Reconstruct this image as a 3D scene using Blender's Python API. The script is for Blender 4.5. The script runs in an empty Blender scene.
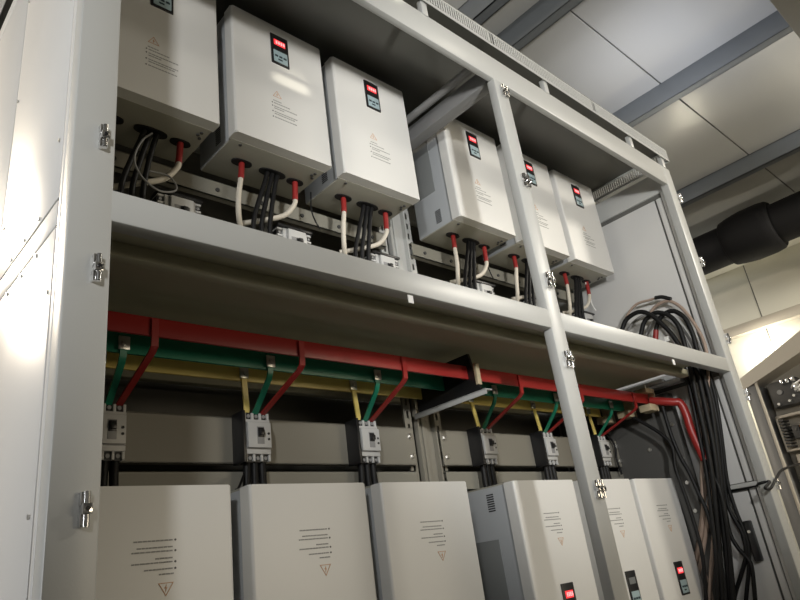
import bpy, bmesh, math, random
from mathutils import Vector, Matrix
random.seed(7)
C = bpy.context.scene.collection
PI = math.pi

# ------------------------------------------------------------------ materials
def mat(name, col, rough=.5, metal=0., bump=0., scale=60., var=0., emit=None, es=0., coat=0., spec=.5):
    m = bpy.data.materials.new(name); m.use_nodes = True
    nt = m.node_tree; b = nt.nodes['Principled BSDF']
    b.inputs['Base Color'].default_value = (*col, 1); b.inputs['Roughness'].default_value = rough
    b.inputs['Metallic'].default_value = metal; b.inputs['Specular IOR Level'].default_value = spec
    if coat: b.inputs['Coat Weight'].default_value = coat; b.inputs['Coat Roughness'].default_value = .12
    if emit: b.inputs['Emission Color'].default_value = (*emit, 1); b.inputs['Emission Strength'].default_value = es
    tc = nt.nodes.new('ShaderNodeTexCoord')
    if var:
        n = nt.nodes.new('ShaderNodeTexNoise'); n.inputs['Scale'].default_value = 3.; n.inputs['Detail'].default_value = 4
        nt.links.new(tc.outputs['Object'], n.inputs['Vector'])
        r = nt.nodes.new('ShaderNodeMapRange'); r.inputs['To Min'].default_value = 1 - var; r.inputs['To Max'].default_value = 1 + var
        nt.links.new(n.outputs['Fac'], r.inputs['Value'])
        v = nt.nodes.new('ShaderNodeVectorMath'); v.operation = 'SCALE'; v.inputs[0].default_value = col
        nt.links.new(r.outputs['Result'], v.inputs['Scale']); nt.links.new(v.outputs['Vector'], b.inputs['Base Color'])
    if bump:
        n = nt.nodes.new('ShaderNodeTexNoise'); n.inputs['Scale'].default_value = scale; n.inputs['Detail'].default_value = 2
        nt.links.new(tc.outputs['Object'], n.inputs['Vector'])
        bp = nt.nodes.new('ShaderNodeBump'); bp.inputs['Strength'].default_value = bump; bp.inputs['Distance'].default_value = .01
        nt.links.new(n.outputs['Fac'], bp.inputs['Height']); nt.links.new(bp.outputs['Normal'], b.inputs['Normal'])
    return m

M = dict(
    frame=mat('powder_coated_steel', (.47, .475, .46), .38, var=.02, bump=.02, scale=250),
    panel=mat('panel_steel', (.66, .655, .64), .30, var=.02, bump=.03, scale=3),
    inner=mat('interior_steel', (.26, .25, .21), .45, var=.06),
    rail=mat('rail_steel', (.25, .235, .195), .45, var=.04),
    galv=mat('galvanised_steel', (.52, .53, .53), .38, .6, bump=.05, scale=40, var=.1),
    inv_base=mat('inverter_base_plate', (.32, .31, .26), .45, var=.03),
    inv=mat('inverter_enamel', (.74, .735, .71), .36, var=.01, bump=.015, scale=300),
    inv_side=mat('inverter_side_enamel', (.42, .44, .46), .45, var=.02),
    grille=mat('vent_grille', (.20, .21, .21), .6),
    black=mat('black_plastic', (.012, .012, .013), .38),
    rubber=mat('black_rubber', (.008, .008, .0085), .5, spec=.3, bump=.1, scale=200),
    pipe=mat('black_pipe', (.009, .009, .010), .7, var=.2, spec=.25),
    key=mat('keypad_blue_grey', (.36, .47, .50), .4),
    btn=mat('keypad_button', (.03, .05, .06), .4),
    led=mat('red_led_digits', (.5, .02, .02), .4, emit=(1, .05, .06), es=1.0),
    ledhi=mat('led_digit_core', (1, .4, .4), .4, emit=(1, .45, .45), es=1.3),
    leddim=mat('unlit_display', (.20, .21, .21), .3),
    ink=mat('grey_print', (.30, .30, .29), .6),
    inkdark=mat('dark_print', (.10, .10, .10), .6),
    orange=mat('orange_print', (.58, .33, .18), .6),
    brk=mat('breaker_casing', (.58, .58, .57), .42, var=.03),
    brkd=mat('breaker_grey_detail', (.30, .30, .30), .5),
    chrome=mat('polished_chrome', (.80, .80, .80), .14, 1.),
    zinc=mat('zinc_bolt', (.62, .61, .58), .3, .9),
    red=mat('red_insulated_bar', (.34, .024, .021), .36, var=.06),
    green=mat('green_insulated_bar', (.013, .23, .135), .38, var=.06),
    yellow=mat('yellow_insulated_bar', (.84, .66, .19), .38, var=.06),
    white_c=mat('white_cable_jacket', (.66, .61, .52), .5, bump=.15, scale=120, var=.06),
    beige_c=mat('beige_cable_jacket', (.40, .30, .24), .5, var=.05),
    grey_c=mat('grey_cable_jacket', (.30, .30, .30), .5),
    sleeve=mat('red_heat_shrink', (.30, .022, .020), .45, var=.06),
    clamp=mat('tan_clamp_block', (.50, .42, .28), .6, var=.08),
    paper=mat('white_paper', (.82, .82, .80), .7),
    concrete=mat('concrete', (.08, .08, .075), .6, var=.12, bump=.1, scale=20),
    wall=mat('sandwich_wall', (.72, .71, .62), .36, var=.02, bump=.06, scale=2.5),
    ceil=mat('ceiling_sheet', (.50, .50, .48), .13, var=.02, bump=.10, scale=2.0),
    seam=mat('seam_dark_gap', (.12, .12, .11), .7),  # dark joint colour for panel seams and their backing
    purlin=mat('purlin_steel', (.22, .24, .26), .32, .5, var=.1),
    beige=mat('beige_steel', (.50, .46, .39), .45, var=.03),
    wall_grey=mat('grey_wall', (.30, .30, .29), .6, var=.05),
    shelf=mat('shelf_sheet', (.52, .50, .37), .5, var=.08),
    duct=mat('dark_grey_duct', (.085, .083, .078), .5, var=.05),
    midgrey=mat('mid_grey_paint', (.20, .20, .20), .4),
    roof=mat('roof_sheet', (.085, .085, .075), .5, var=.04),
    back_shade=mat('shade_toned_back_plate', (.10, .095, .08), .5, var=.1),  # back panel colour darkened to stand in for the shade inside the cabinet
    rafter=mat('painted_rafter', (.24, .23, .20), .5, var=.05),
    dark=mat('dark_electrical', (.06, .06, .06), .5, var=.2),
    copper=mat('copper_coil', (.55, .26, .10), .4, .4),
    lamp=mat('lamp_glass', (1, .95, .85), .4, emit=(1, .88, .68), es=14.),
)

# ------------------------------------------------------------------ mesh helpers
def box(bm, x0, x1, y0, y1, z0, z1, bev=0., seg=2):
    b = bmesh.new()
    bmesh.ops.create_cube(b, size=1, matrix=Matrix.Translation(((x0+x1)/2, (y0+y1)/2, (z0+z1)/2)) @ Matrix.Diagonal((x1-x0, y1-y0, z1-z0, 1)))
    if bev: bmesh.ops.bevel(b, geom=b.edges[:], offset=bev, segments=seg, affect='EDGES', profile=.5)
    join(bm, b)
def join(bm, b, mx=None):
    if mx is not None: b.transform(mx)
    me = bpy.data.meshes.new('tmp'); b.to_mesh(me); b.free(); bm.from_mesh(me); bpy.data.meshes.remove(me)
def cyl(bm, p, axis, r, h, seg=20, r2=None, bev=0.):
    b = bmesh.new()
    bmesh.ops.create_cone(b, cap_ends=True, segments=seg, radius1=r, radius2=r if r2 is None else r2, depth=h)
    if bev: bmesh.ops.bevel(b, geom=[e for e in b.edges if abs(e.verts[0].co.z-e.verts[1].co.z) < 1e-6], offset=bev, segments=2, affect='EDGES')
    q = Vector((0, 0, 1)).rotation_difference(Vector(axis)).to_matrix().to_4x4()
    join(bm, b, Matrix.Translation(p) @ q)
def smooth_path(pts, n=8):
    P = [Vector(p) for p in pts]
    if len(P) < 3: return P
    P = [2*P[0]-P[1]] + P + [2*P[-1]-P[-2]]; out = []
    for i in range(1, len(P)-2):
        a, b, c, d = P[i-1:i+3]
        for k in range(n):
            t = k/n
            out.append(.5*((2*b)+(c-a)*t+(2*a-5*b+4*c-d)*t*t+(3*b-a-3*c+d)*t**3))
    out.append(P[-2]); return out
def tube(bm, pts, r, seg=12, smooth=True, n=8, rz=None):
    P = smooth_path(pts, n) if smooth else [Vector(p) for p in pts]
    rings = []; t0 = (P[1]-P[0]).normalized()
    u = t0.orthogonal().normalized()
    for i, p in enumerate(P):
        t = (P[min(i+1, len(P)-1)]-P[max(i-1, 0)]).normalized()
        u = (u - t*u.dot(t)).normalized(); v = t.cross(u)
        rings.append([bm.verts.new(p+(u*math.cos(2*PI*k/seg)+v*math.sin(2*PI*k/seg))*r) for k in range(seg)])
    for a, b in zip(rings, rings[1:]):
        for k in range(seg): bm.faces.new((a[k], a[(k+1) % seg], b[(k+1) % seg], b[k]))
    bm.faces.new(rings[0][::-1]); bm.faces.new(rings[-1])
def strap(bm, pts, w, t):
    """flat bar of width w (along X) and thickness t following points in a YZ plane"""
    P = [Vector(p) for p in pts]; rows = []
    for i, p in enumerate(P):
        d = (P[min(i+1, len(P)-1)]-P[max(i-1, 0)]).normalized(); nrm = Vector((1, 0, 0)).cross(d).normalized()
        rows.append([bm.verts.new(p+Vector((sx*w/2, 0, 0))+nrm*sn*t/2) for sx, sn in ((-1, -1), (1, -1), (1, 1), (-1, 1))])
    for a, b in zip(rows, rows[1:]):
        for k in range(4): bm.faces.new((a[k], a[(k+1) % 4], b[(k+1) % 4], b[k]))
    bm.faces.new(rows[0][::-1]); bm.faces.new(rows[-1])
def prism(bm, poly, axis, a, b):
    """extrude polygon (2D) along axis from a to b; axis x: (y,z)  y: (x,z)  z: (x,y)"""
    f = {'x': lambda p, t: (t, p[0], p[1]), 'y': lambda p, t: (p[0], t, p[1]), 'z': lambda p, t: (p[0], p[1], t)}[axis]
    A = [bm.verts.new(f(p, a)) for p in poly]; B = [bm.verts.new(f(p, b)) for p in poly]; n = len(poly)
    for k in range(n): bm.faces.new((A[k], A[(k+1) % n], B[(k+1) % n], B[k]))
    bm.faces.new(A[::-1]); bm.faces.new(B)
def obj(name, bm, m, parent=None, label=None, flat=False):
    bmesh.ops.recalc_face_normals(bm, faces=bm.faces[:])
    me = bpy.data.meshes.new(name); bm.to_mesh(me); bm.free()
    me.materials.append(M[m] if isinstance(m, str) else m)
    if not flat:
        for p in me.polygons: p.use_smooth = True
        me.set_sharp_from_angle(angle=math.radians(40))
    o = bpy.data.objects.new(name, me); C.objects.link(o)
    if parent: o.parent = parent
    if label: o['label'] = label
    return o
def B(*boxes, bev=0.):
    bm = bmesh.new()
    for b in boxes: box(bm, *b, bev=bev)
    return bm
def tag(o, label, cat, group=None):
    o['label'] = label; o['category'] = cat
    if group: o['group'] = group
    return o
def thing(name, label, cat, loc=(0, 0, 0), group=None):
    o = bpy.data.objects.new(name, None); o.empty_display_size = .05; C.objects.link(o); o.location = loc
    return tag(o, label, cat, group)
def struct(o): o['kind'] = 'structure'; return o
def dup(root, loc, rot=None):
    r = root.copy(); C.objects.link(r); r.location = loc
    if rot is not None: r.rotation_euler = rot
    for ch in root.children:
        c = ch.copy(); C.objects.link(c); c.parent = r
        for g in ch.children:
            d = g.copy(); C.objects.link(d); d.parent = c
    return r
def sub(parent, off, bmfun): pass

# ------------------------------------------------------------------ camera
cam = bpy.data.cameras.new('camera'); co = bpy.data.objects.new('camera', cam); C.objects.link(co)
R = ((.73516559, .17009383, .65620092), (-.66541703, .36589347, .65064748), (-.12945205, -.91498635, .38215461))
CP = Vector((0, -1.2, 1.25))
mx = Matrix([[R[i][0], -R[i][1], -R[i][2], CP[i]] for i in range(3)] + [[0, 0, 0, 1]])
co.matrix_world = mx
cam.sensor_width = 36; cam.lens = 661.78/800*36; cam.clip_start = .02
bpy.context.scene.camera = co

# ------------------------------------------------------------------ the room
ZC, XW = 4.2, 6.95
struct(obj('floor', B((-5, XW, -7, 5, -.1, 0)), 'concrete'))
struct(obj('wall_right', B((XW, XW+.1, -7, 5, 0, ZC+.1)), 'wall'))
struct(obj('wall_back', B((-5, XW, 5, 5.1, 0, ZC+.1)), 'wall_grey'))
struct(obj('wall_left', B((-5.1, -5, -7, 5, 0, ZC+.1)), 'wall_grey'))
struct(obj('wall_front', B((-5, XW, -7.1, -7, 0, ZC+.1)), 'wall_grey'))
# ceiling of sheet panels: gaps run along X, dark backing above
struct(obj('ceiling', B((-5.1, XW+.1, -7.1, 5.1, ZC+.03, ZC+.12)), 'seam'))
ys = [-7., -5.55, -4.3, -3.05, -1.5, .06, 1.25, 2.45, 3.7, 5.]
bm = bmesh.new()
for a, b in zip(ys, ys[1:]):
    box(bm, -5, XW, a+.004, b-.004, ZC, ZC+.025, bev=.003, seg=1)
struct(obj('ceiling', bm, 'ceil'))
k = 0
for x in (-3.6, -2., -.4, 1.0, 2.50, 2.85, 4.20, 5.80):
    k += 1
    bm = bmesh.new()
    w, h, t = .07, .15, .006
    box(bm, x-w/2, x-w/2+t, -7, 5, ZC-h, ZC); box(bm, x-w/2, x+w/2, -7, 5, ZC-h, ZC-h+t)
    box(bm, x+w/2-t, x+w/2, -7, 5, ZC-h, ZC-h+.03); box(bm, x-w/2, x+w/2, -7, 5, ZC-t, ZC)
    struct(obj('trim_%d' % k, bm, 'purlin'))
# wall seams and ledges
bm = bmesh.new()
for y in (-3.2, -2., -.55, .735, 1.9, 3.1): box(bm, XW-.004, XW+.002, y-.004, y+.004, 0, ZC)
struct(obj('trim_%d' % (k+1), bm, 'seam'))
bm = bmesh.new(); box(bm, XW-.10, XW, -7, 5, 3.01, 3.11, bev=.006)
struct(obj('trim_%d' % (k+2), bm, 'beige'))
bm = bmesh.new(); box(bm, XW-.25, XW, -7, 5, 3.70, 3.735, bev=.004); box(bm, XW-.27, XW-.25, -7, 5, 3.68, 3.75, bev=.003)
struct(obj('trim_%d' % (k+3), bm, 'wall'))
bm = bmesh.new(); box(bm, -5, XW, -1.12, -.80, 3.80, 4.05, bev=.006); struct(obj('trim_%d' % (k+4), bm, 'rafter'))

# ------------------------------------------------------------------ the big cabinet
XL, XR = .34, 3.59
cab = thing('switchgear_cabinet', 'tall light grey open steel switchgear cabinet holding both rows of white inverters', 'cabinet', (0, 0, 0))
def cp(name, bm, m='frame', label=None, parent=None): return obj(name, bm, m, parent or cab, label)
cp('post', B((XL, .424, 0, .05, 0, 3.235), bev=.005))
cp('post', B((1.945, 2.03, 0, .04, .05, 3.11), bev=.007))
cp('post', B((3.497, XR, 0, .045, 0, 3.235), bev=.006))
cp('post', B((XL, XL+.05, 1.06, 1.10, 0, 3.235), bev=.004)); cp('post', B((XR-.05, XR, 1.06, 1.10, 0, 3.235), bev=.004))
cp('top_beam', B((.41, 3.50, .001, .030, 3.105, 3.235), bev=.005))
bm = B((.418, 1.952, .0005, .045, 1.984, 2.058), (2.022, 3.50, .0005, .045, 1.984, 2.058), bev=.005)
cp('middle_beam', bm)
cp('bottom_beam', B((.41, 3.50, .001, .05, .05, .16), bev=.005))
cp('cross_beam', B((1.955, 2.02, .05, 1.06, 3.12, 3.20), bev=.006), 'midgrey')
cp('conduit', (lambda b: (tube(b, [(1.90, .06, 3.185), (1.90, 1.05, 3.185)], .018, smooth=False), b)[1])(bmesh.new()), 'midgrey')
cp('side_beam', B((XL+.005, XL+.045, .05, 1.06, 3.105, 3.235), bev=.004)); cp('side_beam', B((XR-.045, XR-.005, .05, 1.06, 3.105, 3.235), bev=.004))
cp('rear_beam', B((XL+.05, XR-.05, 1.06, 1.10, 3.105, 3.235), bev=.004))
# louvred roof cap: slotted skirt, lifted on spacers
cap = cp('roof_cap', B((XL-.012, XR+.012, -.014, 1.115, 3.366, 3.372), bev=.002), 'roof')
def skirt(x0, x1, y0, y1):
    bm = bmesh.new(); z0, z1 = 3.287, 3.366
    box(bm, x0, x1, y0, y1, z0, z0+.014); box(bm, x0, x1, y0, y1, z1-.010, z1)
    alongx = (x1-x0) > (y1-y0); L = (x1-x0) if alongx else (y1-y0); p = .0145; n = int(L/p)
    for i in range(n+1):
        s = (x0 if alongx else y0)+i*p
        e = min(s+.0075, x1 if alongx else y1)
        if alongx:
            wide = .03 if i % 56 == 0 else 0
            box(bm, s, min(e+wide, x1), y0, y1, z0+.012, z1-.008)
        else: box(bm, x0, x1, s, e, z0+.012, z1-.008)
    return bm
cp('vent_skirt', skirt(XL-.012, XR+.012, -.014, -.011), parent=cap); cp('vent_skirt', skirt(XL-.012, XR+.012, 1.112, 1.115), parent=cap)
cp('vent_skirt', skirt(XL-.012, XL-.009, -.011, 1.112), parent=cap); cp('vent_skirt', skirt(XR+.009, XR+.012, -.011, 1.112), parent=cap)
for x in (.42, .78, 1.567, 2.37, 3.16, 3.53):
    cp('spacer', B((x-.016, x+.016, -.004, .02, 3.226, 3.30), bev=.003))
for x in (.5, 1.3, 2.1, 2.9): cp('spacer', B((x-.016, x+.016, 1.07, 1.10, 3.226, 3.368), bev=.003))
# shelf between the two compartments
cp('shelf', B((.375, 3.12, .045, 1.06, 2.035, 2.043), (3.12, 3.50, .62, 1.06, 2.035, 2.043), (3.12, 3.335, .045, .62, 2.035, 2.043), (3.335, 3.50, .045, .12, 2.035, 2.043)), 'shelf')
cp('shelf_stiffener', B((.42, 3.385, .165, .205, 1.998, 2.035), bev=.004), 'shelf')
cp('shelf_stiffener', B((.42, 3.50, .045, .06, 2.0, 2.035), bev=.002), 'shelf')
cp('shelf_stiffener', B((.42, 3.12, .98, 1.02, 1.992, 2.035), bev=.004), 'shelf')
# skin panels
cp('back_panel', B((XL+.02, XR-.02, 1.10, 1.112, .05, 3.235)), 'back_shade')
def sidepanel(nm, x0, x1, y0, y1, z0, z1, m='panel', **kw): return cp(nm, B((x0, x1, y0, y1, z0, z1), bev=.003), m, **kw)
sidepanel('side_panel', XL+.001, XL+.008, .053, .072, .05, 3.235)
for (a, b) in ((.05, 1.986), (2.054, 3.225)):
    sidepanel('side_panel', XL, XL+.008, .076, .553, a, b)
sidepanel('side_panel', XL+.0005, XL+.008, .078, .553, 1.990, 2.050)
sidepanel('side_panel', XL, XL+.008, .561, 1.10, .05, 3.165); sidepanel('side_panel', XL, XL+.008, .561, 1.10, 3.171, 3.235)
cp('side_backing', B((XL+.0095, XL+.012, .052, 1.098, .05, 3.23)), 'seam')
def rivet(y, z):
    bm = bmesh.new(); cyl(bm, (XL-.001, y, z), (1, 0, 0), .0045, .005, 10); cp('rivet', bm, 'zinc')
for y in (.094, .533):
    for z in (1.05, 1.425, 1.847, 2.208, 2.62, 3.0): rivet(y, z)
for y in (.2, .31, .42):
    for z in (1.976, 2.066): rivet(y, z)
# right end wall, seen from inside
for (a, b) in ((.05, 1.425), (1.455, 1.99), (2.06, 3.075)):
    bm = bmesh.new()
    box(bm, 3.545, 3.552, .122, 1.05, a, b, bev=.004); box(bm, 3.545, 3.552, .080, .112, a, b, bev=.003)
    cp('side_panel', bm, 'panel')
cp('side_backing', B((3.556, 3.56, .045, 1.098, .05, 3.105)), 'seam')
sidepanel('side_panel', 3.535, 3.555, .052, .073, .05, 3.10); 
sidepanel('side_panel', XR-.008, XR, .046, 1.098, .05, 3.105)
cp('side_rail', B((3.50, 3.545, .05, 1.05, 1.43, 1.45), bev=.003)); cp('side_rail', B((3.50, 3.545, .20, 1.05, 2.035, 2.065), bev=.003), 'galv')
cp('side_rail', B((3.44, 3.50, .24, 1.05, 2.00, 2.02), bev=.003), 'galv'); cp('side_rail', B((3.36, 3.40, .30, 1.05, 2.005, 2.025), bev=.003), 'galv')
dct = cp('cable_duct', B((3.47, 3.53, .34, 1.04, .06, 1.97), bev=.004), 'duct')
for y, z in ((.36, 1.80), (.36, 1.62), (.37, 1.50), (.37, 1.36), (.52, 1.70)):
    b2 = bmesh.new(); cyl(b2, (3.467, y, z), (1, 0, 0), .010, .008, 8); obj('bolt', b2, 'zinc', dct)
# uprights at the back
def slotted(x, w, y, z0, z1, flip=1):
    """perforated angle: front flange with a column of slots"""
    bm = bmesh.new(); p, s, hw = .055, .032, .006
    z = z0
    box(bm, x, x+w/2-hw, y, y+.003, z0, z1); box(bm, x+w/2+hw, x+w, y, y+.003, z0, z1)
    while z < z1-.0001:
        box(bm, x+w/2-hw, x+w/2+hw, y, y+.003, z, min(z+p-s, z1)); z += p
    xx = x if flip < 0 else x+w-.003
    box(bm, xx, xx+.003, y, y+.05, z0, z1)
    return bm
YC = .735
def upright(z0, z1, um):
    for x, f in ((1.880, 1), (2.050, -1)): cp('slotted_upright', slotted(x, .043, YC, z0, z1, f), um)
    bm = bmesh.new(); box(bm, 1.932, 2.042, YC+.004, YC+.010, z0, z1)
    box(bm, 1.932, 1.940, YC-.02, YC+.05, z0, z1, bev=.002); box(bm, 2.034, 2.042, YC-.02, YC+.05, z0, z1, bev=.002); box(bm, 1.972, 2.000, YC-.004, YC+.004, z0, z1, bev=.002)
    cp('centre_upright', bm, um)
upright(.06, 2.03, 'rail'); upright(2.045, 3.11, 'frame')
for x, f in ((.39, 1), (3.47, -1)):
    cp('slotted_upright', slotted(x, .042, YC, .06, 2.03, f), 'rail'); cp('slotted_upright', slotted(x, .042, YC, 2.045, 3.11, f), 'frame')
# breaker rails and inverter rails
def rail(name, x0, x1, z0, z1, y=.705, m='rail', bolts=()):
    bm = bmesh.new(); box(bm, x0, x1, y, y+.004, z0, z1); box(bm, x0, x1, y, y+.028, z1-.004, z1); box(bm, x0, x1, y, y+.028, z0, z0+.004)
    o = cp(name, bm, m)
    for x in bolts:
        for z in (z0+.035, z1-.035):
            b2 = bmesh.new(); cyl(b2, (x, y-.004, z), (0, 1, 0), .009, .008, 6); cyl(b2, (x, y-.001, z), (0, 1, 0), .013, .003, 16)
            obj('bolt', b2, 'zinc', o)
    return o
rail('breaker_rail', .40, 1.885, 1.645, 1.795, bolts=(.45, 1.868)); rail('breaker_rail', 2.045, 3.50, 1.645, 1.795, bolts=(2.068, 3.46))
for x0, x1 in ((.40, 1.885), (2.055, 3.50)):
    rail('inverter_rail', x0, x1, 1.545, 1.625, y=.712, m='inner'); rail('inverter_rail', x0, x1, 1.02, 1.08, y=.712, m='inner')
    r = rail('inverter_rail', x0, x1, 2.625, 2.695, y=.708, m='inner')
    n = 8
    for i in range(n):
        b2 = bmesh.new(); cyl(b2, (x0+.08+(x1-x0-.16)*i/(n-1), .705, 2.655), (0, 1, 0), .008, .006, 10); obj('bolt', b2, 'dark', r)
    rail('inverter_rail', x0, x1, 3.18, 3.24, y=.708, m='inner')
    rail('breaker_rail', x0, x1, 2.42, 2.525, y=.712, m='galv')
# hinges left on the posts (doors removed)
def hinge(x, z, two):
    root = None
    for dx in ((-.012, .012) if two else (0,)):
        bm = bmesh.new()
        for s in (-1, 1):
            box(bm, x+dx-.007, x+dx+.001, -.012, .002, z+s*.017-.0115, z+s*.017+.0115, bev=.0015)
            cyl(bm, (x+dx+.003, -.011, z+s*.017), (0, 0, 1), .0058, .024, 16, bev=.001)
        o = cp('hinge', bm, 'chrome')
        b = bmesh.new(); box(b, x+dx-.006, x+dx+.010, -.020, -.003, z-.009, z+.009, bev=.0015)
        h = obj('hinge_block', b, 'chrome', o)
        b = bmesh.new(); cyl(b, (x+dx+.002, -.0205, z), (0, 1, 0), .004, .003, 12); obj('screw', b, 'black', o)
for z in (3.05, 2.61, 2.175, 1.868, 1.42, .95): hinge(.395, z, False)
for z in (3.052, 2.61, 2.177, 1.870, 1.426, .95): hinge(1.992, z, True)
for z in (3.035, 2.625, 2.173, 1.868, 1.426, .95): hinge(3.592, z, False)

# ------------------------------------------------------------------ inverters
W, H, D0, YI = .411, .580, .275, .425
ORD = ['leftmost', 'second from left', 'third from left', 'fourth from left', 'fifth from left', 'rightmost']
def oval(bm, cx, cy, hx, hy, z0, z1, seg=24):
    poly = [(cx+hx*math.copysign(abs(math.cos(t))**.8, math.cos(t)), cy+hy*math.copysign(abs(math.sin(t))**.8, math.sin(t))) for t in [2*PI*i/seg for i in range(seg)]]
    prism(bm, poly, 'z', z0, z1)
HOLES = ((.107, .15, .040, .020), (.237, .15, .056, .022), (.342, .155, .036, .019))
def make_inverter():
    """local frame: x to the right, y into the cabinet, z up, origin at the centre so it can be turned over"""
    r = thing('inverter', '', 'inverter')
    ox, oy, oz = -W/2, 0, -H/2
    def P(nm, bm, m, par=None, label=None, flat=False):
        bm.transform(Matrix.Translation((ox, oy, oz))); return obj(nm, bm, m, par or r, label, flat)
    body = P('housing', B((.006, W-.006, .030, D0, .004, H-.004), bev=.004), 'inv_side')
    bm = bmesh.new(); poly = []
    def arc(cx, cy, rad, a0, a1, n=6): return [(cx+rad*math.cos(a0+(a1-a0)*i/n), cy+rad*math.sin(a0+(a1-a0)*i/n)) for i in range(n+1)]
    rad = .009
    poly = [(0, .05)] + arc(rad, rad, rad, PI, 1.5*PI) + arc(W-rad, rad, rad, 1.5*PI, 2*PI) + [(W, .05)]
    prism(bm, poly, 'z', 0, H)
    bmesh.ops.bevel(bm, geom=[e for e in bm.edges if abs(e.verts[0].co.z-e.verts[1].co.z) < 1e-6 and e.verts[0].co.y < .049], offset=.003, segments=2, affect='EDGES')
    cover = P('front_cover', bm, 'inv')
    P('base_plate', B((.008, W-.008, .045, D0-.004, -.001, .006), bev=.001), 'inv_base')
    P('top_plate', B((.008, W-.008, .045, D0-.004, H-.006, H+.001), bev=.001), 'inv')
    for hx, hy, a, b in HOLES:
        bm = bmesh.new(); oval(bm, hx, hy, a, b, -.006, .002); P('grommet', bm, 'rubber')
    for x, y in ((.372, .085), (.385, .10), (.378, .07), (.05, .06)):
        bm = bmesh.new(); cyl(bm, (x, y, -.002), (0, 0, 1), .006, .006, 8); P('screw', bm, 'dark')
    # keypad
    kx, kz, kw, kh = .205, .460, .078, .145
    kp = P('keypad', B((kx-kw/2, kx+kw/2, -.005, .004, kz-kh/2, kz+kh/2), bev=.002), 'black')
    P('button_field', B((kx-kw/2+.008, kx+kw/2-.008, -.0065, -.004, kz-kh/2+.008, kz-.008), bev=.0008), 'key', kp)
    for i in range(3):
        P('button', B((kx-.026+i*.019, kx-.013+i*.019, -.008, -.006, kz-.040, kz-.032)), 'btn', kp)
    P('button', B((kx-.012, kx+.006, -.008, -.006, kz-.054, kz-.048)), 'btn', kp)
    dis = P('display', B((kx-.026, kx+.024, -.0062, -.004, kz+.020, kz+.046)), 'led', kp, flat=True)
    bm = bmesh.new()
    for i in range(4): 
        x = kx-.018+i*.011
        for (u0, u1, v0, v1) in ((0, .006, .026, .028), (0, .006, .038, .040), (0, .006, .032, .034), (0, .0015, .026, .040), (.005, .0065, .026, .040)):
            box(bm, x+u0, x+u1, -.0068, -.006, kz+v0, kz+v1)
    dg = P('digits', bm, 'ledhi', kp, flat=True)
    # printed warning block (too small to read): dashes of print with bullets, triangle above
    rows = [(.205, .160, .196, 0), (.1935, .163, .232, 1), (.1785, .163, .262, 1), (.1695, .163, .205, 0), (.1535, .163, .262, 1), (.1445, .163, .250, 0), (.129, .163, .258, 1)]
    bm = bmesh.new(); bd = bmesh.new(); rnd = random.Random(3)
    for z, a, b, bul in rows:
        x = a
        while x < b:
            w = rnd.uniform(.006, .013); e = min(x+w, b)
            box(bm, x, e, -.0008, .0005, z-.0016, z+.0016); x = e+.0015
        if bul: cyl(bd, (.156, 0, z), (0, 1, 0), .0026, .0016, 10)
    P('warning_text', bm, 'ink', flat=True); P('bullet_marks', bd, 'inkdark', flat=True)
    bm = bmesh.new(); tri = [Vector((.160, .224)), Vector((.198, .224)), Vector((.179, .254))]; c = sum(tri, Vector((0, 0)))/3
    for i in range(3):
        a, b = tri[i], tri[(i+1) % 3]; ai, bi = c+(a-c)*.84, c+(b-c)*.84
        prism(bm, [tuple(a), tuple(b), tuple(bi), tuple(ai)], 'y', -.0008, .0005)
    prism(bm, [(.1800, .245), (.1755, .2335), (.1785, .2345), (.1772, .2275), (.1830, .2365), (.1797, .2358)], 'y', -.0008, .0005)
    P('warning_sign', bm, 'orange', flat=True)
    # vents in both sides
    for s, x in ((-1, .006), (1, W-.006)):
        bm = bmesh.new()
        for i in range(8): box(bm, x-.0015, x+.0015, .115, .150, .030+i*.0088, .0345+i*.0088)
        P('side_vent', bm, 'black')
        bm = bmesh.new(); box(bm, x-.002, x+.002, .125, .245, .20, .50, bev=.001); P('side_grille', bm, 'grille')
    for x in (.07, .34):
        P('lifting_lug', B((x-.012, x+.012, .20, .206, H-.002, H+.012), bev=.002), 'zinc')
        bm = bmesh.new(); box(bm, x-.010, x+.010, D0-.004, D0+.014, H*.5-.2, H*.5+.2); P('mounting_bracket', bm, 'inner')
    return r
proto = make_inverter()
UPX = [.501, .969, 1.438, 2.099, 2.567, 3.030]
ZU, ZL = 2.710, .952
LOX = [.499, .963, 1.435, 2.113, 2.588, 3.036]
ulab = ['white inverter in the top row, half hidden behind the left post',
        'white inverter with a bright light spot below its keypad, second in the top row',
        'white inverter just left of the wide gap in the top row',
        'white top-row inverter showing its grey left side, left of the middle post',
        'white top-row inverter partly covered by the middle post',
        'white top-row inverter nearest the looped cables at the right']
llab = ['upside-down white inverter beside the left post, leftmost in the bottom row',
        'upside-down white inverter second from left in the bottom row',
        'upside-down white inverter left of the exposed grey inverter side, bottom row',
        'upside-down bottom-row inverter with wide grey left side and red lit keypad',
        'upside-down bottom-row inverter behind the middle post, its keypad display unlit',
        'upside-down bottom-row inverter nearest the cable bundle, red lit keypad']
INV = []
for i, x in enumerate(UPX):
    o = proto if i == 0 else dup(proto, (0, 0, 0))
    o.location = (x+W/2, YI, ZU+H/2); o.rotation_euler = (0, 0, 0)
    tag(o, ulab[i], 'inverter', 'inverters in the upper row'); INV.append(o)
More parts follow.
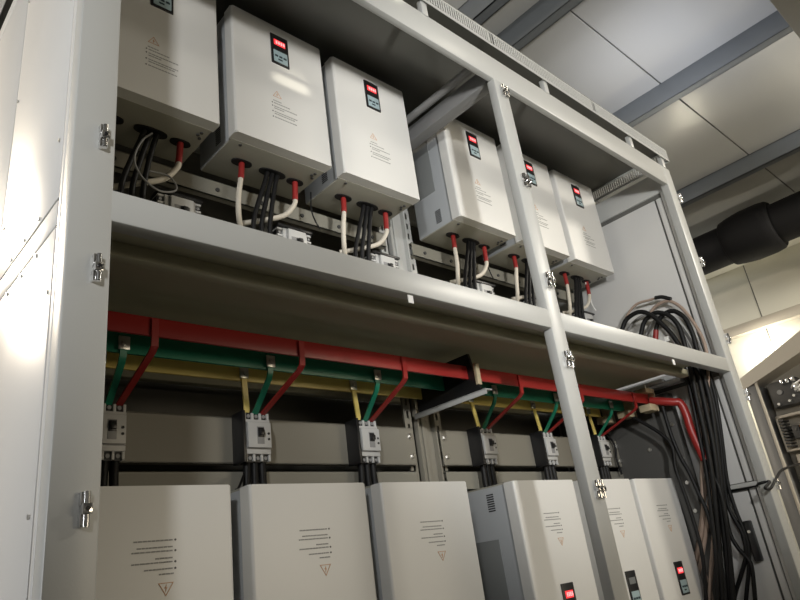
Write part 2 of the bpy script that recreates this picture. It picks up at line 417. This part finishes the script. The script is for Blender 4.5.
for i, x in enumerate(LOX):
    o = dup(proto, (x+W/2, YI, ZL+H/2), (0, PI, 0))
    for ch in o.children:                      # the keypad is clipped in the right way up
        if ch.name.startswith('keypad'):
            a, b = .205-W/2, .460-H/2
            ch.location = (2*a, 0, 2*b); ch.rotation_euler = (0, PI, 0)
    tag(o, llab[i], 'inverter', 'upside-down inverters in the lower row')
    if i == 4:
        for ch in o.children:
            for g in list(ch.children):
                if g.name.startswith('digits'): bpy.data.objects.remove(g)
                elif g.name.startswith('display'):
                    g.data = g.data.copy(); g.data.materials[0] = M['leddim']; g['label'] = 'unlit grey display'

# ------------------------------------------------------------------ moulded-case breakers
BW, BH, BD = .092, .155, .073
def make_breaker():
    """origin at centre of the back, face towards -y"""
    r = thing('circuit_breaker', '', 'circuit breaker')
    def P(nm, bm, m, par=None): return obj(nm, bm, m, par or r)
    bm = bmesh.new(); x, h = BW/2, BH/2
    box(bm, -x, x, -BD+.012, 0, -h+.022, h-.022, bev=.002)
    box(bm, -x+.002, x-.002, -.020, 0, -h, h, bev=.002)
    for s in (-1, 1):
        for i in range(4):
            cx = -x+.004+i*(2*x-.008)/3
            box(bm, cx-.004, cx+.004, -BD+.016, -.004, s*(h-.012)-.012, s*(h-.012)+.012, bev=.001)
    P('case', bm, 'brk')
    P('front_plate', B((-x+.004, x-.004, -BD, -BD+.014, -h+.040, h-.034), bev=.002), 'brk')
    for z in (h-.0325, -h+.0385): P('cover_line', B((-x+.001, x-.001, -BD+.0105, -BD+.013, z-.0015, z+.0015)), 'brkd')
    P('handle_recess', B((-.010, .016, -BD-.0008, -BD+.004, -.026, .030), bev=.001), 'brkd')
    bm = bmesh.new(); box(bm, -.004, .011, -BD-.014, -BD+.002, .000, .018, bev=.002); box(bm, -.007, .014, -BD-.004, -BD+.002, -.004, .026, bev=.001)
    P('handle', bm, 'black')
    for z in (.008, -.010):
        bm = bmesh.new(); cyl(bm, (.032, -BD-.0005, z), (0, 1, 0), .004, .003, 12); P('test_button', bm, 'black')
    for s in (-1, 1):
        for i in (-1, 0, 1):
            t = P('terminal', B((i*.028-.0095, i*.028+.0095, -BD+.022, -.010, s*(h-.009)-.011, s*(h-.009)+.011)), 'black')
            bm = bmesh.new(); cyl(bm, (i*.028, -BD+.021, s*(h-.010)), (0, 1, 0), .006, .006, 12); P('terminal_screw', bm, 'brkd', t)
    P('barrier', B((-x-.012, -x-.002, -BD+.004, .0, -h-.004, h+.004), bev=.001), 'black')
    return r
bp = make_breaker()
BX = [.666, 1.132, 1.598, 2.274, 2.730, 3.217]
BZ = 1.719
blab = ['breaker beside the left post, leftmost on the lower rail', 'breaker on the lower rail above the second bottom inverter from left', 'breaker on the lower rail, next left of the bolted centre uprights',
        'breaker on the lower rail, first right of the black support plate', 'breaker on the lower rail, next left of the middle post', 'breaker at the middle post\'s right edge, rightmost on the lower rail']
for i, x in enumerate(BX):
    o = bp if i == 0 else dup(bp, (0, 0, 0))
    o.location = (x, .704, BZ); tag(o, 'three-pole '+blab[i], 'circuit breaker', 'breakers on the lower rail')
hlab = ORD
UBX = [x+.375 for x in UPX]
for i, x in enumerate(UBX):
    o = dup(bp, (x, .711, 2.488), (0, PI/2, 0))
    tag(o, 'white breaker mounted sideways behind the middle beam, %s in the upper compartment' % hlab[i], 'circuit breaker', 'sideways breakers in the upper compartment')

# ------------------------------------------------------------------ cables at every inverter
def cable(name, pts, r, m, label, group, sleeve=None, cat='cable'):
    bm = bmesh.new(); tube(bm, pts, r); o = obj(name, bm, m); tag(o, label, cat, group)
    if sleeve:
        b = bmesh.new(); tube(b, sleeve, r*1.15); obj('heat_shrink_sleeve', b, 'sleeve', o, 'red heat-shrink sleeve')
    return o
place = ['below the leftmost upper inverter', 'below the second upper inverter', 'below the third upper inverter', 'below the fourth upper inverter', 'below the fifth upper inverter', 'below the rightmost upper inverter']
for i, x in enumerate(UPX):
    q = lambda a, y, z: (x+a, y, z)
    d = [0, 0, .0, .01, -.01, .0][i]
    cable('white_cable', [q(.107, .575, 2.700), q(.098, .57, 2.637), q(.086+d, .57, 2.56), q(.092+d, .585, 2.49), q(.13+d, .63, 2.44)], .0098, 'white_c',
          'red-sleeved white cable, left one %s' % place[i], 'white cables under the upper inverters', [q(.107, .575, 2.703), q(.103, .572, 2.67), q(.098, .57, 2.632)])
    cable('white_cable', [q(.342, .58, 2.702), q(.338, .58, 2.64), q(.330, .58, 2.60), q(.287, .585, 2.545), q(.215, .60, 2.513), q(.13, .66, 2.50)], .0098, 'white_c',
          'red-sleeved white cable curling left, right one %s' % place[i], 'white cables under the upper inverters', [q(.342, .58, 2.704), q(.340, .58, 2.67), q(.336, .58, 2.622)])
    for k in range(3):
        a = .215+.022*k
        cable('black_cable', [q(a, .575, 2.702), q(a-.012, .575, 2.66), q(a-.040+k*.006, .58, 2.57), q(a-.062+.012*k, .59, 2.47), q(a-.050+.010*k, .60, 2.36), q(a-.04, .62, 2.20), q(a-.04, .62, 2.05)], .0092, 'rubber',
              'black cable, %s of three hanging %s' % (['left', 'middle', 'right'][k], place[i]), 'black cables under the upper inverters')
# thin grey wire looping below the first inverter, and a thin wire with a white end
cable('thin_wire', [(.741, .57, 2.70), (.70, .55, 2.64), (.675, .545, 2.56), (.70, .545, 2.50), (.76, .55, 2.47), (.82, .56, 2.50), (.80, .57, 2.55), (.735, .58, 2.555)], .0032, 'grey_c',
      'thin grey wire hanging in a loop below the leftmost upper inverter', None, cat='wire')
cable('thin_wire', [(1.40, .60, 2.70), (1.395, .60, 2.62), (1.41, .60, 2.57), (1.43, .60, 2.54)], .003, 'rubber', 'thin dark wire with loose end between the second and third upper inverters', None, cat='wire')
cable('thin_wire', [(3.36, .58, 2.70), (3.38, .585, 2.62), (3.37, .58, 2.56), (3.385, .575, 2.52)], .0035, 'paper', 'thin white wire dangling below the rightmost upper inverter', None, cat='wire')
cable('thin_wire', [(2.47, .60, 2.70), (2.465, .60, 2.62), (2.49, .60, 2.55)], .003, 'rubber', 'thin dark wire dangling between the fourth and fifth upper inverters', None, cat='wire')
bplace = ['leftmost', 'second', 'third', 'fourth', 'fifth', 'rightmost']
for i, x in enumerate(BX):
    for k in range(3):
        a = x-.028+.028*k
        cable('black_cable', [(a, .672, BZ-.070), (a-.002, .67, BZ-.11), (a-.004+.002*k, .67, BZ-.16), (a, .66, BZ-.205)], .0125, 'rubber',
              'thick black cable from the %s pole of the %s breaker on the lower rail' % (['left', 'middle', 'right'][k], bplace[i]), 'black cables below the lower breakers')
bm = bmesh.new(); tube(bm, [(3.36, .69, 1.82), (3.40, .68, 1.76), (3.385, .68, 1.68), (3.40, .68, 1.60)], .006); tag(obj('thin_wire', bm, 'rubber'), 'thin black wire hanging over the lower rail\'s right end', 'wire')
cable('earth_wire', [(1.085, .66, 1.60), (1.03, .60, 1.55), (1.00, .56, 1.54)], .004, 'rubber', 'thin black wire beside the second lower breaker cables', None, cat='wire')

# ------------------------------------------------------------------ busbars with their taps
ZB0, ZB1 = 1.906, 1.966
def busbar(col, y, lab, xe):
    bm = bmesh.new(); box(bm, .40, xe, y, y+.010, ZB0+(.007 if col == 'red' else 0), ZB1, bev=.002)
    return tag(obj(col+'_busbar', bm, col), lab, 'busbar', 'busbars in the lower compartment')
bars = dict(red=(.40, 'red insulated busbar, frontmost of the three under the shelf', 3.37), green=(.53, 'green insulated busbar, middle of the three behind the red one', 3.33), yellow=(.66, 'yellow insulated busbar, rearmost and lowest-looking of the three', 3.30))
barobj = {c: busbar(c, y, l, xe) for c, (y, l, xe) in bars.items()}
for i, x in enumerate(BX):
    zt = BZ+.070
    for c, dx, sh in (('yellow', -.030, (0, -.008, -.013, -.028, -.028, -.024)), ('green', -.002, (-.012, -.015, -.031, -.043, -.046, -.036)), ('red', .028, (-.010, -.012, -.043, -.054, -.054, -.045))):
        y = bars[c][0]; X = x+dx+sh[i]; E = x+dx
        bm = bmesh.new()
        if c == 'red': pts = [(X, y-.005, ZB1-.006), (X, y-.005, ZB0), (X, y-.003, ZB0-.022), (X, y+.012, ZB0-.034), (E, .645, zt+.012), (E, .672, zt)]
        elif c == 'green': pts = [(X, y-.005, ZB1-.006), (X, y-.005, ZB0-.01), (X, y+.006, ZB0-.030), (E, .650, zt+.010), (E, .672, zt)]
        else: pts = [(X, y-.005, ZB1-.006), (E, y-.005, zt+.02), (E, y+.006, zt)]
        strap(bm, pts, .019, .006)
        t = obj('tap', bm, c, barobj[c])
        if c != 'red':
            b = bmesh.new(); box(b, X-.016, X+.016, y-.013, y-.008, ZB0+.006, ZB0+.044, bev=.001); cyl(b, (X, y-.015, ZB0+.024), (0, 1, 0), .008, .010, 6)
            obj('bolt', b, 'zinc', t)
# end of red bar: insulated lead that bends down to the right-hand cables
# ------------------------------------------------------------------ busbar support in the middle
s = thing('busbar_support', 'black insulating plate on a grey bracket carrying the busbars at cabinet centre', 'busbar support', (1.93, .45, 1.75))
def sp(nm, bm, m): bm.transform(Matrix.Translation((-1.93, -.45, -1.75))); return obj(nm, bm, m, s)
bm = bmesh.new(); prism(bm, [(.385, 2.012), (.62, 2.012), (.69, 1.96), (.69, 1.852), (.345, 1.852), (.365, 1.90)], 'x', 1.925, 1.937)
sp('insulating_plate', bm, 'black')
sp('edge_block', B((1.922, 1.944, .352, .366, 1.880, 1.965), bev=.002), 'clamp')
sp('bracket', B((1.915, 1.920, .318, .71, 1.832, 1.854), (1.915, 1.955, .318, .71, 1.849, 1.853), bev=.001), 'frame')
# right-hand end clamps
for nm, y, lab in (('busbar_clamp', .40, 'tan clamp block gripping the red busbar at its right end'), ('busbar_clamp', .53, 'tan clamp block gripping the green busbar at its right end'), ('busbar_clamp', .66, 'tan clamp block gripping the yellow busbar at its right end')):
    t = thing(nm, lab, 'clamp', (3.33, y, 1.89), 'clamp blocks at the busbar ends')
    for z0, z1 in ((.076, .100), (-.02, .016)): obj('jaw', B((-.03, .045, -.03, .035, z0, z1), bev=.003), 'clamp', t)
    obj('side_plate', B((.046, .060, -.03, .035, -.02, .10), bev=.002), 'clamp', t)
    bm = bmesh.new()
    for dx in (-.015, .02): cyl(bm, (dx, -.022, .105), (0, 0, 1), .006, .02, 8)
    obj('bolt', bm, 'zinc', t)

# ------------------------------------------------------------------ cables at the right end
f_ = 661.78
def on(px, py, X=None, Y=None):
    c = ((px-400), (py-300), f_); d = Vector([sum(R[i][j]*c[j] for j in range(3)) for i in range(3)])
    t = (X-CP.x)/d.x if X is not None else (Y-CP.y)/d.y
    return CP+d*t
def wallcable(name, px, Xs, r, m, label, group='cables at the right-hand end', sleeve=None, tail=None):
    n = len(px); pts = [on(p[0], p[1], X=Xs[0]+(Xs[1]-Xs[0])*i/(n-1)) for i, p in enumerate(px)]
    if tail: pts += [Vector(t) for t in tail]
    return cable(name, pts, r, m, label, group, [pts[k] for k in sleeve] if sleeve else None)
wallcable('looped_cable', [(619, 342), (622, 330), (627, 319), (639, 312), (651, 315), (663, 325), (673, 336), (683, 352), (690, 368), (697, 400), (706, 440), (714, 490), (720, 560), (724, 640)], (3.36, 3.43), .0125, 'rubber', 'thick black cable arching highest at the left of the looped cables')
wallcable('looped_cable', [(639, 345), (641, 334), (645, 321), (655, 313), (668, 315), (678, 325), (684, 342), (688, 358), (698, 376), (706, 410), (714, 450), (720, 500), (727, 560), (733, 640)], (3.40, 3.45), .0125, 'rubber', 'thick black cable, middle arch of the three black loops')
wallcable('looped_cable', [(655, 350), (656, 330), (661, 317), (672, 311), (684, 317), (692, 332), (697, 350), (702, 370), (710, 400), (716, 440), (722, 490), (730, 560), (737, 640)], (3.42, 3.47), .0125, 'rubber', 'thick black cable with red sleeve, rightmost arch of the black loops', sleeve=(0, 1))
wallcable('beige_cable', [(622, 330), (628, 314), (637, 304), (650, 300), (656, 298)], (3.46, 3.48), .007, 'beige_c', 'short beige cable ending in a black plug above the loops')
o = wallcable('black_plug', [(655, 298), (662, 297), (671, 299)], (3.475, 3.48), .011, 'black', 'black plug on the beige cable end above the loops', None)
wallcable('beige_cable', [(648, 318), (655, 307), (667, 301), (678, 305), (688, 315), (697, 328), (704, 342), (707, 356), (708, 375), (708, 400), (708, 440), (706, 480), (700, 530), (694, 570)], (3.49, 3.47), .009, 'beige_c', 'beige cable arching outermost over the black loops beside the wall')
wallcable('grey_cable', [(628, 330), (634, 322), (645, 315), (660, 316), (676, 326), (688, 345), (696, 365), (705, 400), (712, 450), (712, 500), (706, 540), (702, 600)], (3.50, 3.48), .008, 'grey_c', 'grey cable running behind the black loops against the wall')
wallcable('grey_cable', [(646, 335), (652, 324), (660, 318), (676, 322), (690, 340), (700, 365), (709, 395), (716, 440), (716, 490), (712, 540), (709, 620)], (3.51, 3.49), .008, 'grey_c', 'second grey cable tucked behind the rightmost black loop')
# straight bundle
wallcable('bundle_cable', [(662, 405), (668, 425), (673, 440), (681, 458), (689, 472), (698, 492), (708, 515), (717, 552), (722, 600), (724, 650)], (3.40, 3.42), .0098, 'rubber', 'black cable sweeping from the busbar ends down past the rightmost lower inverter')
wallcable('bundle_cable', [(690, 366), (694, 390), (702, 430), (706, 460), (714, 490), (722, 510), (727, 530), (731, 570), (736, 640)], (3.46, 3.44), .0098, 'rubber', 'black cable in the bundle passing straight down left of the black cable clip')
wallcable('bundle_cable', [(704, 366), (713, 400), (720, 440), (724, 480), (728, 505), (735, 520), (743, 535), (746, 555), (741, 575), (734, 600), (730, 640)], (3.49, 3.50), .0098, 'rubber', 'black cable swinging right into the black cable clip on the wall')
wallcable('bundle_cable', [(700, 366), (708, 400), (716, 445), (723, 495), (729, 530), (738, 548), (750, 562), (754, 585), (758, 640)], (3.48, 3.50), .0098, 'rubber', 'black cable leaving the bottom of the black cable clip rightwards')
wallcable('bundle_cable', [(707, 366), (716, 400), (722, 440), (727, 480), (735, 508), (747, 540), (749, 565), (746, 600), (744, 640)], (3.50, 3.505), .0095, 'rubber', 'black cable leaving the bottom of the black cable clip straight down')
wallcable('bundle_cable', [(684, 366), (692, 400), (700, 440), (706, 470), (711, 510), (716, 560), (718, 640)], (3.43, 3.40), .0098, 'rubber', 'leftmost straight black cable hanging from the shelf beside the red lead')
for px, X, lab in (([(693, 400), (701, 440), (702, 480), (703, 520), (698, 552), (692, 575)], 3.45, 'beige cable in the bundle seen left of the black ones'), ([(705, 440), (710, 480), (708, 515), (704, 545), (698, 575)], 3.45, 'beige cable bending left low in the bundle'), ([(712, 470), (714, 520), (712, 560), (709, 600)], 3.45, 'pale cable in the bundle, right of the beige ones')):
    wallcable('beige_cable', px, (X, X), .010, 'beige_c', lab)
# red lead from the end of the red bar
a = Vector((3.36, .395, 1.93))
pts = [a, on(672, 402, X=3.40), on(680, 403, X=3.42), on(686, 414, X=3.43), on(692, 432, X=3.43), on(705, 460, X=3.43)]
bm = bmesh.new(); tube(bm, pts, .021); o = tag(obj('red_lead', bm, 'red'), 'thick red insulated lead bending down from the red busbar\'s right end', 'cable', 'cables at the right-hand end')
cable('bundle_cable', [pts[-1], on(712, 474, X=3.43), on(720, 490, X=3.43), on(726, 520, X=3.43), on(730, 560, X=3.44), on(733, 640, X=3.44)], .0098, 'rubber', 'black cable continuing from the lower end of the thick red lead', 'cables at the right-hand end')
cable('bundle_cable', [(3.36, .54, 1.90), on(668, 440, X=3.38), on(676, 470, X=3.38), on(690, 510, X=3.39), on(703, 560, X=3.39), on(708, 640, X=3.39)], .0095, 'rubber', 'black cable dropping from the green busbar\'s right end behind the inverter', 'cables at the right-hand end')
cable('pale_cable', [on(694, 552, X=3.46), on(702, 566, X=3.46), on(711, 590, X=3.46), on(716, 625, X=3.46)], .005, 'beige_c', 'thin pale cable against the lower right inverter\'s edge', 'cables at the right-hand end')
# clip on the wall
t = thing('cable_clip', 'black plastic cable clip fixed on the right inner wall', 'cable clip', (3.53, .155, 1.20))
obj('clip_body', B((-.026, .016, -.010, .022, -.105, .080), bev=.006), 'black', t)
obj('screw', (lambda b: (cyl(b, (-.036, .0, .03), (1, 0, 0), .007, .006, 10), b)[1])(bmesh.new()), 'zinc', t)
# black strap cable along the right wall rail to outside
cable('strap_cable', [(3.53, .30, 1.425), (3.53, .16, 1.425), (3.515, .07, 1.43), (3.49, .03, 1.435), (3.50, -.008, 1.435), on(765, 488, Y=-.014), on(771, 488, Y=-.012), on(777, 477, Y=-.012), on(784, 469, Y=.03), on(806, 462, Y=.25)], .0065, 'rubber', 'black cable crossing the right inner wall and bending out past the right post', 'cables at the right-hand end')
# paper tags
for px, py, lab in ((411, 299, 'small white paper tag on the middle beam\'s lower edge, left bay'), (674, 362, 'small white paper tag on the middle beam\'s lower edge, right bay')):
    p = on(px, py, Y=-.002); tag(obj('paper_tag', B((p.x-.010, p.x+.010, -.0015, .0005, p.z-.012, p.z+.012)), 'paper'), lab, 'tag', 'paper tags on the middle beam')
p = on(667, 339, X=3.40); tag(obj('cable_tag', B((p.x-.004, p.x+.004, p.y-.012, p.y+.012, p.z-.014, p.z+.014)), 'paper'), 'white tag tied among the looped black cables', 'tag')

# ------------------------------------------------------------------ black pipe under the roof
XP, ZP, RP = 6.3, 3.722, .186
t = thing('black_pipe', 'thick black pipe with bulging coupling running under the ceiling at right', 'pipe', (XP, 0, ZP))
bm = bmesh.new(); tube(bm, [(0, -6.9, 0), (0, 4.9, 0)], RP, seg=40, smooth=False); obj('pipe_run', bm, 'pipe', t)
bm = bmesh.new(); prof = [(.62, RP), (.62, .20), (.61, .212), (.54, .228), (.42, .243), (.26, .243), (.19, .232), (.17, .215), (.17, RP)]
rings = [[bm.verts.new((r*math.cos(2*PI*k/40), y, r*math.sin(2*PI*k/40))) for k in range(40)] for y, r in prof]
for a, b in zip(rings, rings[1:]):
    for k in range(40): bm.faces.new((a[k], a[(k+1) % 40], b[(k+1) % 40], b[k]))
obj('coupling', bm, 'pipe', t)
for y in (-2.5, 2.2):
    bm = bmesh.new(); box(bm, -.02, .02, y-.012, y+.012, RP-.01, ZC-ZP); obj('hanger', bm, 'galv', t)

# ------------------------------------------------------------------ neighbouring cabinet on the right, facing left
XF = 5.5
t = thing('control_cabinet', 'beige open control cabinet beyond the right post with dark electrical gear inside', 'cabinet', (XF, -.4, 0))
def qp(nm, bm, m, par=None): bm.transform(Matrix.Translation((-XF, .4, 0))); return obj(nm, bm, m, par or t)
def wedge(poly, x0, x1): b = bmesh.new(); prism(b, poly, 'x', x0, x1); return b
qp('carcass', wedge([(.58, 0), (.58, 2.30), (.15, 2.49), (-.3, 2.68), (-1.4, 2.68), (-1.4, 0)], XF+.25, XF+.60), 'beige')
qp('post', B((XF, XF+.25, .550, .630, 0, 2.25), bev=.006), 'midgrey'); qp('trim', B((XF-.006, XF+.02, .530, .549, 0, 2.29), bev=.003), 'beige'); qp('post', B((XF, XF+.25, -1.4, -1.35, 0, 2.44), bev=.006), 'beige')
qp('fascia', wedge([(.632, 2.235), (.632, 2.325), (.15, 2.53), (-.3, 2.72), (-1.4, 2.72), (-1.4, 2.55), (-.3, 2.55), (.18, 2.385)], XF-.02, XF+.25), 'beige')
qp('mounting_plate', wedge([(.54, .1), (.54, 2.27), (-.3, 2.58), (-1.34, 2.58), (-1.34, .1)], XF+.23, XF+.249), 'beige')
t2 = thing('contactor', 'dark square contactor with a round dial in the neighbouring cabinet at right', 'contactor', (XF+.23, .385, 2.15))
def cq(nm, bm, m, par=None): return obj(nm, bm, m, par or t2)
cq('case', B((-.16, 0, -.11, .105, -.095, .095), bev=.006), 'dark')
bm = bmesh.new(); cyl(bm, (-.165, .03, .01), (1, 0, 0), .019, .02, 20, bev=.003); cq('dial', bm, 'brkd')
for y in (-.09, -.05, -.01): cq('terminal', B((-.19, -.14, y-.012, y+.012, .06, .10), bev=.003), 'chrome')
for y, z in ((-.06, -.04), (-.085, .0), (-.02, -.07), (.06, -.075)):
    bm = bmesh.new(); cyl(bm, (-.17, y, z), (1, 0, 0), .010, .03, 10); cq('screw', bm, 'galv')
cq('terminal', B((-.18, -.14, -.115, -.075, -.02, .055), bev=.003), 'chrome')
for i in range(3):
    bm = bmesh.new(); tube(bm, [(-.17, -.06-.02*i, .02), (-.22, -.09-.02*i, .03-.03*i), (-.20, -.16, .06-.02*i)], .006, seg=8); cq('wire', bm, 'paper')
t3 = thing('relay_tray', 'slotted beige tray of small relays below the dark contactor at right', 'relay tray', (XF+.23, .315, 1.86))
bm = bmesh.new(); box(bm, -.02, 0, -.45, .20, -.12, .13); box(bm, -.15, 0, -.45, .20, .115, .135, bev=.003); box(bm, -.15, 0, .185, .20, -.12, .13, bev=.003); box(bm, -.15, 0, -.45, .20, -.135, -.12, bev=.003)
obj('tray', bm, 'beige', t3)
bm = bmesh.new()
for i in range(9): box(bm, -.152, -.02, .150, .186, -.10+i*.024, -.088+i*.024)
obj('slot', bm, 'dark', t3)
for y, m, h in ((.10, 'dark', .08), (.04, 'copper', .07), (-.03, 'dark', .085), (-.11, 'brkd', .07), (-.19, 'dark', .08), (-.30, 'dark', .08)):
    bm = bmesh.new(); box(bm, -.11, -.02, y-.026, y+.026, .0-h*.6, .0+h*.6, bev=.005); cyl(bm, (-.115, y, .02), (1, 0, 0), .012, .012, 12); obj('relay', bm, m, t3)
obj('lower_cover', B((-.12, 0, -.45, .16, -.52, -.16), bev=.006), 'beige', t3)

# flood lamp on the far wall behind the neighbouring cabinet
t = thing('wall_lamp', 'glaring warm flood lamp low against the far right wall', 'lamp', (6.62, .72, 2.53))
obj('lamp_housing', B((-.08, .02, -.13, .13, -.06, .02), bev=.01), 'frame', t)
obj('lamp_glass', B((.02, .032, -.11, .11, -.05, .01), bev=.003), 'lamp', t)
bm = bmesh.new(); box(bm, -.05, .0, -.02, .02, -.26, -.06); box(bm, -.30, .33, -.02, .02, -.27, -.25); obj('lamp_arm', bm, 'frame', t)

# ------------------------------------------------------------------ light
def area(name, loc, target, sx, sy, power, col):
    l = bpy.data.lights.new(name, 'AREA'); l.shape = 'RECTANGLE'; l.size = sx; l.size_y = sy; l.energy = power; l.color = col
    o = bpy.data.objects.new(name, l); C.objects.link(o); o.location = loc
    o.rotation_euler = (Vector(target)-Vector(loc)).to_track_quat('-Z', 'Y').to_euler(); return o
def spot(name, loc, target, angle, power, col, size=.05, blend=.5):
    l = bpy.data.lights.new(name, 'SPOT'); l.energy = power; l.color = col; l.spot_size = math.radians(angle); l.spot_blend = blend; l.shadow_soft_size = size
    o = bpy.data.objects.new(name, l); C.objects.link(o); o.location = loc
    o.rotation_euler = (Vector(target)-Vector(loc)).to_track_quat('-Z', 'Y').to_euler(); return o
def point(name, loc, power, col, size):
    l = bpy.data.lights.new(name, 'POINT'); l.energy = power; l.color = col; l.shadow_soft_size = size
    o = bpy.data.objects.new(name, l); C.objects.link(o); o.location = loc; return o
spot('work_lamp', (-1.2, -2.1, 2.5), (1.05, .4, 3.12), 80, 180, (1., 1., .985), .11, .8)
spot('flood_lamp', (.8, -2.35, 2.25), (2.7, .4, 2.7), 64, 235, (1., .99, .96), .09, .7)
area('front_fill', (4.0, -4.6, 1.5), (2.6, .3, 1.4), 2.0, 1.0, 46, (1., .86, .64))  # added warm fill for the fronts, not a real window
area('left_fill', (-4.2, 1.8, 1.4), (.34, .5, 1.4), 2.0, 1.6, 105, (.97, .985, 1.))  # unseen broad fill added to brighten the left side panel
area('ceiling_lamp_rear', (-.55, 3.8, 3.85), (.3, .3, 1.9), .7, .5, 150, (1., .86, .68))
area('ceiling_lamp_right', (5.2, -2.2, 3.9), (5.4, .3, 2.6), .5, .4, 92, (1., .93, .80))
spot('ceiling_fill', (3.75, -.15, 3.45), (3.9, -.2, 4.2), 140, 20, (.86, .89, 1.), .15, .8)  # unseen upward spot added to brighten the ceiling
point('pendant', (2.3, -.70, 3.72), 5, (1., .90, .72), .08)
spot('glint_helper', (1.75, -.75, 3.676), (1.22, .425, 3.03), 7, 45, (1., .93, .75), .02)  # added narrow spot that makes the bright patch on one upper inverter
area('wall_wash', (6.78, .74, 2.66), (6.95, .76, 2.82), .14, .06, 5, (1., .93, .78))
spot('wall_strip_fill', (6.5, 1.3, 2.7), (6.95, 1.14, 1.7), 75, 25, (1., .90, .68), .05, .6)  # extra unseen spot added to brighten the wall strip beside the right post
w = bpy.data.worlds.new('world'); bpy.context.scene.world = w; w.use_nodes = True
w.node_tree.nodes['Background'].inputs[0].default_value = (.8, .85, .9, 1); w.node_tree.nodes['Background'].inputs[1].default_value = .3
vs = bpy.context.scene.view_settings; vs.view_transform = 'Standard'; vs.look = 'None'; vs.exposure = 0; vs.gamma = 1; vs.use_curve_mapping = False
